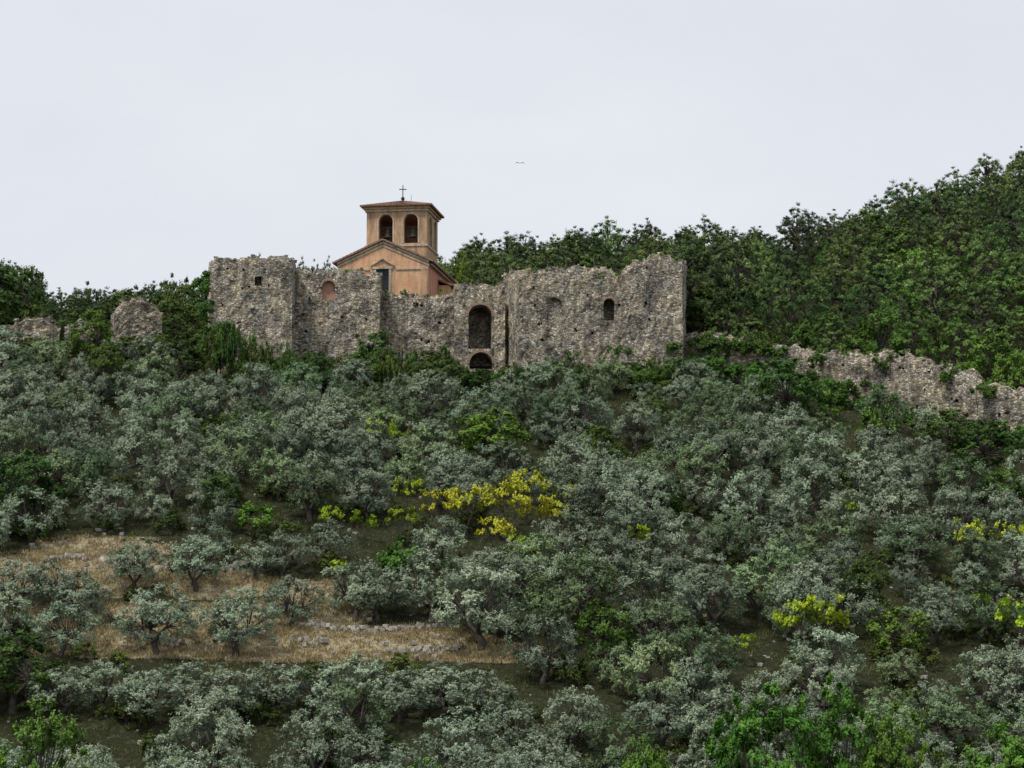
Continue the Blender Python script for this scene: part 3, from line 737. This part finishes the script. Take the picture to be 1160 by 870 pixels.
def ivy(name, pts, seed, col):
    rng = np.random.default_rng(seed); C = []; R = []
    for (px, py, y, sp, nn, r) in pts:
        for _ in range(nn):
            yy = y+rng.normal()*.35; a = px+rng.normal()*sp; b = py+rng.normal()*sp*.6
            C.append((xat(a, b, yy), yy, zat(b, yy))); R.append(r*rng.uniform(.6,1.2))
    C = np.array(C); R = np.array(R); OUT = np.tile(np.array([0,-.7,.3]), (len(C),1))
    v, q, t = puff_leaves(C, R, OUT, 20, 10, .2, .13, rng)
    me = quads_mesh(name, v, q, [0]*len(q), t, [M_BROAD]); o = bpy.data.objects.new(name, me); link(o); o.color = (*col, 1); return o
ivy('ivy', [(px, float(np.interp(px, [775,800,850,890,930],[394,388,392,402,420])), float(np.interp(px,[774,895],[184.2,178.6])), 8, 10, .45) for px in range(792, 888, 10)], 5, (.6,.75,.5))
ivy('ivy', [(px, float(np.interp(px, [780,880,930,1050,1160],[412,426,440,482,502])), float(np.interp(px,[774,895,1000,1062,1260],[183.6,178.2,173,169.5,159.6])), 10, 9, .48) for px in range(780, 1175, 13)], 6, (.6,.8,.48))
ivy('ivy', [(928,404,176.6,6,8,.35),(1000,412,173.4,5,6,.35),(1070,428,169.6,6,10,.4),(1118,446,166.6,7,10,.4),(965,436,175,7,8,.4)], 16, (.6,.78,.5))
ivy('ivy', [(234,330,180,4,10,.45),(232,350,180,6,14,.5),(228,322,182,6,12,.5),(236,312,181,3,5,.35),(250,374,179.6,9,14,.5)], 7, (.8,1.0,.6))
ivy('ivy', [(700,402,180.6,8,8,.4),(645,404,180,6,6,.3),(500,405,187,12,10,.4),(765,395,180.6,5,7,.4)], 8, (.7,.9,.6))
ivy('wall_top_weeds', [(px, float(np.interp(px,[q[0] for q in profF],[q[1] for q in profF]))-1, 181.2, 3, 2, .2) for px in (598,622,660,684,700,726,752,766)]
    +[(px, 333, 188, 5, 2, .2) for px in (440,462,490,508)]+[(px, 307, 185.6, 4, 2, .18) for px in (345,392,418)]
    +[(px, float(np.interp(px,[q[0] for q in profH],[q[1] for q in profH])), 173.5, 4, 2, .2) for px in (930,955,985,1040,1085)], 9, (1.2,1.2,.8))

for px, yy, tp, w, me, col in ((880,70,776,150,FO[0],(1.05,1.35,.7)),(938,73,766,110,FO[1],(1.0,1.3,.65)),(1000,71,796,100,FO[1],(.9,1.2,.6)),(1152,70,808,150,FO[1],(1.0,1.3,.7)),(728,78,836,70,FO[0],(1.2,1.5,.8)),(480,80,858,80,FO[1],(1.1,1.4,.9)),(828,74,800,90,FO[1],(.9,1.2,.7)),(1075,70,850,60,FO[0],(.8,1.0,.7)),
                              (38,78,792,100,FO[0],(.8,1.1,.7))):
    put_top('oak_tree', [me], px, yy, tp, None, col, wpx=w, base_r=3.2)

def blades(name, nclump, cond, h, col, seed, mat=M_GRASS):
    rng = np.random.default_rng(seed); P = []
    while len(P) < nclump:
        yy = rng.uniform(96, 178); xx = rng.uniform(-.3*yy-4, .3*yy+4)
        if cond(xx, yy): P.append((xx, yy, ground(xx, yy)))
    P = np.array(P); nb = 16
    base = P[:, None, :]+np.concatenate([rng.normal(size=(nclump, nb, 2))*.22, np.zeros((nclump, nb, 1))], -1)
    d = nrm(np.concatenate([rng.normal(size=(nclump, nb, 2))*.5, np.ones((nclump, nb, 1))], -1)); L = h*rng.uniform(.5,1.3,(nclump, nb, 1))
    s = nrm(np.cross(d, rng.normal(size=d.shape)))*.03
    v = np.stack([base-s, base+s, base+d*L+s*.2, base+d*L-s*.2], axis=-2).reshape(-1, 3)
    t = (rng.uniform(0,1,(nclump,1))*.5+rng.uniform(0,1,(nclump,nb))*.5).ravel()
    me = quads_mesh(name, v, np.arange(len(v)).reshape(-1,4), [0]*(len(v)//4), t, [mat]); o = bpy.data.objects.new(name, me); link(o); o.color = (*col, 1)
blades('dry_grass', 4500, lambda x, y: clearing(x, y) > .25, .24, (1.15,1.12,1.0), 21)
blades('green_grass', 4500, lambda x, y: clearing(x, y) < .55, .35, (.26,.34,.20), 22)
RS = ([], [])
k = 0
while k < 1900:
    yy = random.uniform(96, 178); xx = random.uniform(-.3*yy-4, .3*yy+4)
    if clearing(xx, yy) < .3: 
        if random.random() < .9: continue
    r = random.choice([.06,.08,.1,.14,.2]); rock(RS, Vector((xx, yy, ground(xx, yy)+r*.3)), r); k += 1
for (pa, pya, pb, pyb) in ((110,728,300,724),(300,712,520,716),(340,735,520,742),(60,640,200,636),(320,672,400,668),(180,648,280,652)):
    a = hit(pa, pya); b = hit(pb, pyb); nn = 110
    for i in range(nn):
        t = i/nn; x = a[0]+(b[0]-a[0])*t+random.uniform(-.1,.1); yy = a[1]+(b[1]-a[1])*t+.5*math.sin(t*9)+random.uniform(-.2,.2)
        if mn.noise(Vector((x*.4, yy*.4, 0))) < -.1: continue
        rock(RS, Vector((x, yy, ground(x, yy)+random.uniform(0,.35))), random.uniform(.1,.24))
mesh_obj('limestone_rocks', RS[0], RS[1], M_ROCK)

bp = Vector((xat(589,185,150), 150, zat(185,150)))
bd = mesh_obj('bird', [bp+Vector(v) for v in [(0,-.2,0),(.05,0,.03),(0,.22,0),(-.05,0,.03),(.2,.02,.1),(.42,.08,.02),(.15,.1,.06),(-.2,.02,.1),(-.42,.08,.02),(-.15,.1,.06),(0,0,-.05)]],
              [(0,1,2,3),(1,4,6),(4,5,6),(3,9,7),(7,9,8),(0,10,1),(0,3,10),(2,1,10),(2,10,3)], M_IRON, recalc=False)

# ------------------------------------------------------------------ light
sd = Vector((-0.42, -0.42, 1.05)).normalized()
w = bpy.data.worlds.new('World'); scene.world = w; w.use_nodes = True; nt = w.node_tree; nt.nodes.clear()
sky = N(nt, 'ShaderNodeTexSky', sky_type='NISHITA'); sky.sun_disc = False
sky.sun_elevation = math.asin(sd.z); sky.sun_rotation = math.atan2(sd.x, sd.y); sky.dust_density = 4; sky.air_density = 1
tc = N(nt, 'ShaderNodeTexCoord')
mp = N(nt, 'ShaderNodeMapping'); mp.inputs['Scale'].default_value = (1,1,2.2); nt.links.new(tc.outputs['Generated'], mp.inputs[0])
nn = noise_n(nt, mp.outputs[0], 3.0, 5, 0.55)
cl = ramp(nt, nn.outputs[0], [(0.3,(0.79,0.83,0.91)),(0.7,(0.90,0.925,0.98))])
vs = N(nt, 'ShaderNodeVectorMath', operation='SCALE'); vs.inputs[3].default_value = 9.4; nt.links.new(cl, vs.inputs[0])
c = mix(nt, 0.94, sky.outputs[0], vs.outputs[0])
bg = N(nt, 'ShaderNodeBackground'); bg.inputs[1].default_value = 0.1; nt.links.new(c, bg.inputs[0])
o = N(nt, 'ShaderNodeOutputWorld'); nt.links.new(bg.outputs[0], o.inputs[0])
sl = bpy.data.lights.new('sun', 'SUN'); sl.energy = 3.0; sl.angle = math.radians(11); sl.color = (1,.965,.90)
so = bpy.data.objects.new('sun', sl); link(so); so.rotation_euler = (-sd).to_track_quat('-Z', 'Y').to_euler(); so.location = (0,0,80)
scene.view_settings.view_transform = 'Standard'; scene.view_settings.look = 'None'; scene.view_settings.exposure = 0; scene.view_settings.gamma = 1

cam = bpy.data.cameras.new('camera'); cam.sensor_width = 36; cam.lens = 18/math.tan(math.radians(15)); cam.clip_end = 8000; cam.clip_start = 0.5
co = bpy.data.objects.new('camera', cam); link(co); co.location = (0,0,0); co.rotation_euler = (math.pi/2+TH, 0, 0); scene.camera = co
